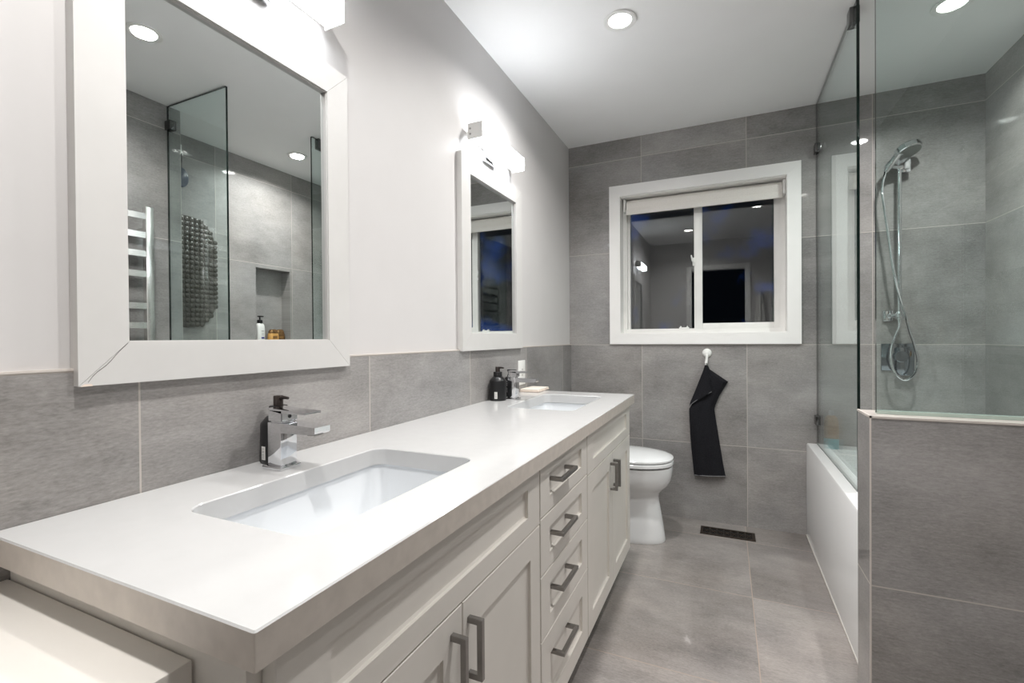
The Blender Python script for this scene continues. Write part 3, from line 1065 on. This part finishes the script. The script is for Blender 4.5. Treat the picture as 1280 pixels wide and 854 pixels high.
# ================================================================== FLOOR REGISTER
t = thing('floor_register', 'dark bronze floor vent grille in the tile below the towel', 'vent', (0.987, 2.971, 0.0))
X0, X1, Y0, Y1 = 0.843, 1.130, 2.915, 3.028
b = MB()
b.box(X0, X1, Y0, Y0 + 0.014, 0.0, 0.005); b.box(X0, X1, Y1 - 0.014, Y1, 0.0, 0.005)
b.box(X0, X0 + 0.014, Y0 + 0.014, Y1 - 0.014, 0.0, 0.005); b.box(X1 - 0.014, X1, Y0 + 0.014, Y1 - 0.014, 0.0, 0.005)
part('rim', b, M_bronze, t)
b = MB(); b.box(X0 + 0.014, X1 - 0.014, Y0 + 0.014, Y1 - 0.014, 0.0003, 0.0012)
part('duct_opening', b, M_dark, t)
b = MB()
n = 7
for k in range(n):
    xa = X0 + 0.014 + (X1 - X0 - 0.028) * k / n
    xb = X0 + 0.014 + (X1 - X0 - 0.028) * (k + 1) / n
    xc, yc = (xa + xb) / 2, (Y0 + Y1) / 2
    b.box(xb - 0.002, xb + 0.002, Y0 + 0.014, Y1 - 0.014, 0.001, 0.0042)
    for (ax, ay, bx, by) in ((xa, Y0 + .014, xb, Y1 - .014), (xa, Y1 - .014, xb, Y0 + .014)):
        b.tube([(ax, ay, 0.0027), (xc, yc, 0.0027), (bx, by, 0.0027)], 0.0016, 6)
    ring = [(xc + 0.012 * math.cos(a * PI / 6), yc + 0.012 * math.sin(a * PI / 6), 0.0028) for a in range(13)]
    b.tube(ring, 0.0016, 6)
b.box(X0 + 0.014, X1 - 0.014, (Y0 + Y1) / 2 - 0.0015, (Y0 + Y1) / 2 + 0.0015, 0.001, 0.0042)
part('grille', b, M_bronze, t)

# ================================================================== BATHTUB
TX0, TX1, TYa, TYb, TZ = 1.3975, 2.164, 1.670, L - 0.002, 0.527
t = thing('bathtub', 'white alcove bathtub with a flat apron under the glass panel', 'bathtub', (1.78, 2.40, 0.0))
b = MB()
ins = [(0.0, 0.0, TZ - 0.005), (0.003, 0.003, TZ)]
lo = [rrect(TX0, TX1, TYa, TYb, 0.004, 0.0, 6), rrect(TX0, TX1, TYa, TYb, 0.004, TZ - 0.006, 6), rrect(TX0 + 0.004, TX1 - 0.004, TYa + 0.004, TYb - 0.004, 0.004, TZ, 6),
      rrect(TX0 + 0.090, TX1 - 0.06, TYa + 0.075, TYb - 0.105, 0.06, TZ, 6), rrect(TX0 + 0.097, TX1 - 0.067, TYa + 0.083, TYb - 0.113, 0.06, TZ - 0.008, 6),
      rrect(TX0 + 0.125, TX1 - 0.09, TYa + 0.12, TYb - 0.20, 0.08, 0.28, 6), rrect(TX0 + 0.15, TX1 - 0.12, TYa + 0.16, TYb - 0.28, 0.09, 0.17, 6),
      rrect(TX0 + 0.20, TX1 - 0.17, TYa + 0.22, TYb - 0.34, 0.09, 0.15, 6)]
b.loft(lo)
part('shell', b, M_acryl, t)
b = MB(); b.box(TX0 - 0.003, TX0 + 0.001, TYa + 0.003, TYb, 0.0, 0.006)
part('caulk_line', b, M_caulk, t)
b = MB(); b.lathe([(0.035, 0), (0.035, 0.006), (0.028, 0.012), (0.0, 0.013)], (1.78, TYb - 0.19, 0.40), (0, -1, 0.2), 28)
part('overflow_plate', b, M_chrome, t)


# ================================================================== GLASS PANELS
def clamp(parent, x0, x1, y0, y1, z0, z1):
    b = MB(); b.box(x0, x1, y0, y1, z0, z1, bev=0.0015)
    part('clamp', b, M_clamp, parent, 'small dark chrome glass clamp')


GX, GT = 1.453, 0.010
t = thing('glass_shower_panel', 'tall clear glass panel on the tub rim fixed to the window wall', 'glass panel', (GX, 2.66, TZ), 'clear glass shower panels')
b = MB()
b.box(GX - GT / 2, GX + GT / 2, 2.222, L - 0.003, TZ + 0.004, H - 0.004)
for f in b.bm.faces:
    f.normal_update()
    if abs(f.normal.x) < 0.5:
        f.material_index = 1
part('pane', b, [M_glass, M_edge], t, smooth=0)
clamp(t, GX - 0.017, GX + 0.017, L - 0.050, L - 0.0005, 2.155, 2.205)
clamp(t, GX - 0.017, GX + 0.017, L - 0.050, L - 0.0005, 0.640, 0.690)
clamp(t, GX - 0.017, GX + 0.017, 2.268, 2.318, H - 0.065, H - 0.0005)
b = MB(); b.box(GX - 0.006, GX + 0.006, 2.222, L - 0.003, TZ + 0.0002, TZ + 0.006)
part('bottom_seal', b, M_seal, t)

GY = 1.600
t = thing('glass_shower_panel', 'clear glass panel standing on top of the tiled half wall', 'glass panel', (1.61, GY, PZ), 'clear glass shower panels')
b = MB()
b.box(1.362, 1.858, GY - GT / 2, GY + GT / 2, PZ + 0.003, H - 0.004)
for f in b.bm.faces:
    f.normal_update()
    if abs(f.normal.y) < 0.5:
        f.material_index = 1 if abs(f.normal.z) > 0.5 else 2
part('pane', b, [M_glass, M_edge, M_edge], t, smooth=0)
b = MB(); b.box(1.362, 1.858, GY - 0.010, GY + 0.010, PZ + 0.0003, PZ + 0.009)
part('bottom_channel', b, M_edge2, t)
clamp(t, 1.81, 1.8595, GY - 0.017, GY + 0.017, 2.300, 2.350)

# ================================================================== SHOWER
RX, RY = 1.808, L - 0.058
t = thing('shower_slide_rail', 'slim chrome shower rail on the tiled wall above the tub', 'shower rail', (RX, L, 1.20))
b = MB(); b.lathe([(0.0095, 1.200), (0.0095, 2.045)], (RX, RY, 0), n=20)
part('rail', b, M_chrome, t)
b = MB()
b.box(RX - 0.012, RX + 0.040, RY - 0.014, RY + 0.014, 1.995, 2.055, bev=0.002)
b.box(RX + 0.010, RX + 0.050, RY + 0.010, L - 0.0005, 1.985, 2.060, bev=0.002)
part('wall_bracket', b, M_chrome, t)
b = MB()
b.lathe([(0.016, -0.020), (0.017, -0.016), (0.017, 0.016), (0.016, 0.020)], (RX, RY, 1.240), n=20)
b.tube([(RX, RY, 1.24), (RX - 0.02, RY + 0.02, 1.24), (RX - 0.034, L - 0.012, 1.24)], 0.012, 14)
b.box(RX - 0.060, RX - 0.016, L - 0.014, L - 0.0005, 1.212, 1.268, bev=0.004)
part('wall_bracket', b, M_chrome, t)
b = MB()
b.tube([(RX + 0.010, RY - 0.004, 2.012), (RX - 0.020, RY - 0.016, 2.008), (RX - 0.046, RY - 0.028, 2.010)], 0.0105, 14)
b.lathe([(0.015, -0.018), (0.018, 0.018)], (RX - 0.052, RY - 0.030, 2.016), (0.62, 0, 0.78), 20)
part('handset_holder', b, M_chrome, t)

t = thing('hand_shower', 'chrome hand shower resting in the holder with a looped metal hose', 'hand shower', (RX - 0.05, RY - 0.03, 2.0))
hs = Vector((RX - 0.066, RY - 0.030, 1.985))
he = Vector((RX - 0.020, RY - 0.040, 2.060))
b = MB(); b.tube([hs, hs.lerp(he, 0.3), hs.lerp(he, 0.7), he, he + Vector((0.02, -0.004, 0.022))], [0.011, 0.0145, 0.0165, 0.0165, 0.014], 16)
part('handle', b, M_chrome, t)
ax = Vector((-0.27, 0.30, 0.91)).normalized()
hc = Vector((RX + 0.030, RY - 0.040, 2.070))
b = MB()
b.lathe([(0.054, 0.0), (0.058, 0.003), (0.058, 0.026), (0.054, 0.031), (0.032, 0.036), (0.0, 0.038)], hc, ax, 36)
b.tube([he, he + Vector((0.03, 0, 0.026)), hc + ax * 0.022], [0.014, 0.016, 0.018], 14)
hd = part('head', b, M_chrome, t)
b = MB()
b.lathe([(0.0, -0.0015), (0.050, -0.0015), (0.052, 0.001)], hc, ax, 32)
part('spray_face', b, M_sprayf, hd, 'grey spray face')
hp = [hs, (RX - 0.078, RY - 0.032, 1.93), (RX - 0.079, RY - 0.032, 1.87), (RX - 0.066, RY - 0.032, 1.75), (RX - 0.050, RY - 0.030, 1.62), (RX - 0.034, RY - 0.030, 1.48), (RX - 0.012, RY - 0.030, 1.36),
      (RX + 0.012, RY - 0.028, 1.26), (RX + 0.034, RY - 0.024, 1.16), (RX + 0.056, RY - 0.022, 1.08), (RX + 0.068, RY - 0.022, 1.01), (RX + 0.062, RY - 0.020, 0.955), (RX + 0.042, RY - 0.018, 0.918), (RX + 0.014, RY - 0.016, 0.905),
      (RX - 0.014, RY - 0.014, 0.925), (RX - 0.034, RY - 0.012, 0.97), (RX - 0.040, RY - 0.010, 1.02), (RX - 0.034, RY - 0.006, 1.08), (RX - 0.016, RY, 1.14), (RX - 0.003, RY, 1.175), (RX, RY, 1.200)]
hp = [Vector(p) for p in hp]


def catmull(P, k=6):
    out = []
    for i in range(len(P) - 1):
        p0, p1, p2, p3 = P[max(i - 1, 0)], P[i], P[i + 1], P[min(i + 2, len(P) - 1)]
        for s in range(k):
            u = s / k
            out.append(0.5 * ((2 * p1) + (-p0 + p2) * u + (2 * p0 - 5 * p1 + 4 * p2 - p3) * u * u + (-p0 + 3 * p1 - 3 * p2 + p3) * u ** 3))
    out.append(P[-1])
    return out


b = MB(); b.tube(catmull(hp, 6), 0.0062, 10)
part('hose', b, M_chrome, t, 'looped chrome hose')

t = thing('shower_valve', 'square chrome shower valve plate inside the hose loop', 'shower valve', (1.815, L, 1.02))
b = MB(); b.box(1.742, 1.884, L - 0.008, L - 0.0005, 0.948, 1.092, bev=0.002)
part('plate', b, M_dchrome, t)
b = MB()
b.lathe([(0.030, 0.008), (0.030, 0.034), (0.028, 0.036)], (1.822, L, 1.025), (0, -1, 0), 28)
b.lathe([(0.016, 0.008), (0.016, 0.026), (0.014, 0.028)], (1.822, L, 0.967), (0, -1, 0), 20)
b.box(1.802, 1.872, L - 0.034, L - 0.022, 0.925, 1.072, bev=0.003)
part('lever', b, M_dchrome, t)
b = MB(); b.lathe([(0.006, 0), (0.006, 0.001)], (1.812, L - 0.034, 1.040), (0, -1, 0), 12)
part('indicator_dot', b, M_black, t)

# bottle on the tub's back ledge
t = thing('bath_bottle', 'tan and teal bottle on the tub corner behind the glass', 'bottle', (1.500, 3.030, TZ))
x, y, z = 1.500, 3.030, TZ + 0.0005
b = MB(); b.loft([rrect(x - 0.034, x + 0.034, y - 0.022, y + 0.022, 0.018, z + q, 5) for q in (0.0, 0.055)])
part('base_band', b, M_teal, t, 'teal lower part')
b = MB()
b.loft([rrect(x - w_, x + w_, y - w_ * 0.65, y + w_ * 0.65, w_ * 0.5, z + q, 5) for w_, q in ((0.034, 0.055), (0.0345, 0.10), (0.033, 0.14), (0.028, 0.165), (0.014, 0.180))])
bd = part('body', b, M_tan, t)
b = MB(); b.box(x - 0.020, x + 0.020, y - 0.0235, y - 0.0222, z + 0.075, z + 0.125)
part('label', b, M_glab, bd)
b = MB(); b.lathe([(0.013, 0.180), (0.013, 0.200), (0.011, 0.203)], (x, y, z), n=20)
part('cap', b, M_grey, t)

# ================================================================== NICHE BOTTLES
t = thing('lotion_bottle', 'white pump bottle with black cap in the tiled shower niche', 'bottle', (2.205, 2.418, NZ0))
x, y, z = 2.205, 2.418, NZ0 + 0.0005
b = MB()
b.loft([rrect(x - 0.024 * s_, x + 0.024 * s_, y - 0.034 * s_, y + 0.034 * s_, 0.020 * s_, z + q, 6) for s_, q in ((0.96, 0), (1, 0.004), (1, 0.13), (0.94, 0.150), (0.78, 0.165), (0.52, 0.174))])
bd = part('body', b, M_plast, t)
b = MB(); b.lathe([(0.0185, 0.173), (0.0185, 0.196), (0.012, 0.199), (0.005, 0.200), (0.005, 0.222)], (x, y, z), n=24)
b.box(x - 0.010, x + 0.010, y - 0.014, y + 0.026, z + 0.220, z + 0.229, bev=0.002)
part('pump', b, M_black, t, 'black pump top')
b = MB()
b.box(x - 0.0245, x - 0.0239, y - 0.006, y + 0.016, z + 0.112, z + 0.118)
for k in range(4):
    b.box(x - 0.0245, x - 0.0239, y - 0.004, y + 0.014, z + 0.082 + k * 0.006, z + 0.084 + k * 0.006)
part('label_print', b, M_grey, bd)
b = MB(); b.box(x - 0.0246, x - 0.0239, y - 0.006, y + 0.018, z + 0.058, z + 0.071)
part('label_band', b, M_navy, bd, 'navy label band')
for k, (x, y, lab) in enumerate(((2.205, 2.530, 'amber rounded bottle with brown print standing in the shower niche'),
                                 (2.222, 2.600, 'dark amber rounded bottle at the back right of the shower niche'))):
    t = thing('amber_bottle', lab, 'bottle', (x, y, NZ0), 'amber bottles in the shower niche')
    z = NZ0 + 0.0005
    b = MB()
    b.loft([rrect(x - 0.026 * s_, x + 0.026 * s_, y - 0.043 * s_, y + 0.043 * s_, 0.024 * s_, z + q, 6) for s_, q in ((0.90, 0), (0.97, 0.010), (1.0, 0.05), (0.97, 0.085), (0.88, 0.098))])
    bd = part('body', b, M_gold if k == 0 else M_gcap, t)
    b = MB()
    b.loft([rrect(x - 0.022 * s_, x + 0.022 * s_, y - 0.036 * s_, y + 0.036 * s_, 0.020 * s_, z + q, 6) for s_, q in ((1.0, 0.098), (0.97, 0.112), (0.80, 0.124), (0.45, 0.130))])
    part('cap', b, M_gcap, t, 'shiny bronze cap')
    b = MB(); b.box(x - 0.0268, x - 0.0258, y - 0.022, y + 0.016, z + 0.058, z + 0.078)
    part('label_print', b, M_glab, bd, 'brown print')

# ================================================================== BATH MAT hanging on the shower wall
b = MB()
my, mz, mw, mh = 1.872, 1.575, 0.39, 0.735
px = 2.160
rr = 0.185
b.loft([[Vector((xx, p.x, p.y)) for p in rrect(my - mw / 2 + 0.012, my + mw / 2 - 0.012, mz - mh / 2 + 0.012, mz + mh / 2 - 0.012, rr - 0.012, 0, 8)] for xx in (2.1665, 2.156)])
st = 0.0305
for i in range(-7, 8):
    for j in range(-13, 14):
        yy, zz = i * st, j * st
        ax_, az_ = abs(yy) - (mw / 2 - rr), abs(zz) - (mh / 2 - rr)
        dd = math.hypot(max(ax_, 0), max(az_, 0))
        if dd > rr - 0.006 or abs(yy) > mw / 2 - 0.008 or abs(zz) > mh / 2 - 0.008:
            continue
        b.ball((2.156, my + yy, mz + zz), 0.0158, u=10, v=6, s=(0.5, 1, 1))
single('bath_mat', b, M_mat, (2.16, my, mz), 'smoky dark oval bubble bath mat stuck on the shower wall', 'bath mat')

# hanging brush
t = thing('wall_hook', 'small white hook high on the shower wall holding the brush', 'hook', (2.167, 1.838, 2.33))
b = MB(); b.box(2.158, 2.1665, 1.825, 1.851, 2.310, 2.372, bev=0.003)
part('plate', b, M_plast, t)
b = MB(); b.tube([(2.160, 1.838, 2.320), (2.145, 1.838, 2.311), (2.138, 1.838, 2.320)], 0.004, 8)
part('prong', b, M_plast, t)
t = thing('bath_brush', 'dark blue oval bath brush hanging in the shower beside the mat', 'brush', (2.145, 1.838, 2.10))
b = MB()
n = 28
b.loft([[Vector((2.134 + d_, 1.838 + 0.042 * sc * math.cos(2 * PI * k / n), 2.160 + 0.062 * sc * math.sin(2 * PI * k / n))) for k in range(n)]
        for d_, sc in ((0.0, 0.80), (0.005, 0.96), (0.012, 1.0), (0.018, 0.97))])
part('back', b, M_blue, t)
b = MB()
b.loft([[Vector((2.150 + d_, 1.838 + 0.036 * math.cos(2 * PI * k / n), 2.160 + 0.055 * math.sin(2 * PI * k / n))) for k in range(n)] for d_ in (0.002, 0.014)])
part('bristles', b, M_brist, t, 'brown bristles')
b = MB(); b.tube([(2.142, 1.838, 2.215), (2.140, 1.835, 2.275), (2.142, 1.838, 2.316), (2.144, 1.841, 2.275), (2.146, 1.838, 2.215)], 0.0025, 8)
part('strap', b, M_black, t)

# ================================================================== TOWEL WARMER on the near right wall
t = thing('towel_warmer', 'polished steel ladder towel warmer on the tiled wall, seen in the near mirror', 'towel warmer', (1.80, 1.20, 0.95))
for yy in (0.952, 1.440):
    b = MB(); b.box(1.766, 1.796, yy - 0.004, yy + 0.034, 0.86, 1.832, bev=0.002)
    part('post', b, M_polst, t)
for zz in (1.780, 1.683, 1.586, 1.482, 1.317, 1.216, 1.06, 0.96):
    b = MB(); b.box(1.768, 1.780, 0.980, 1.440, zz - 0.016, zz + 0.016, bev=0.001, seg=1)
    part('rung', b, M_polst, t)
for yy, zz in ((0.966, 1.72), (1.454, 1.72), (0.966, 0.93), (1.454, 0.93)):
    b = MB(); b.tube([(1.796, yy, zz), (1.8598, yy, zz)], 0.011, 14)
    part('wall_mount', b, M_polst, t)

# ================================================================== TOWELS by the doorway (only in the window's reflection)
for k, (xx, lab) in enumerate(((1.385, 'white towel on a hook right of the doorway, reflected in the window'),
                               (1.560, 'second white towel hanging nearer the corner, reflected in the window'))):
    t = thing('bath_towel', lab, 'towel', (xx, YF + 0.03, 0.85), 'white towels beside the doorway')
    b = cloth([(xx - 0.008, xx + 0.008, 1.700, 1.700, YF + .035, YF + .050, YF + .035),
               (xx - 0.030, xx + 0.030, 1.640, 1.640, YF + .030, YF + .060, YF + .030),
               (xx - 0.060, xx + 0.060, 1.450, 1.440, YF + .025, YF + .060, YF + .025),
               (xx - 0.080, xx + 0.078, 1.150, 1.150, YF + .025, YF + .055, YF + .025),
               (xx - 0.090, xx + 0.088, 0.850, 0.865, YF + .025, YF + .050, YF + .025)], thick=0.008, amp=0.007, fr=2.5)
    part('cloth', b, M_towel, t)
    b = MB(); b.tube([(xx, YF + 0.0005, 1.705), (xx, YF + 0.045, 1.700), (xx, YF + 0.052, 1.715)], 0.006, 8)
    hk = part('hanging_loop', b, M_towel, t)
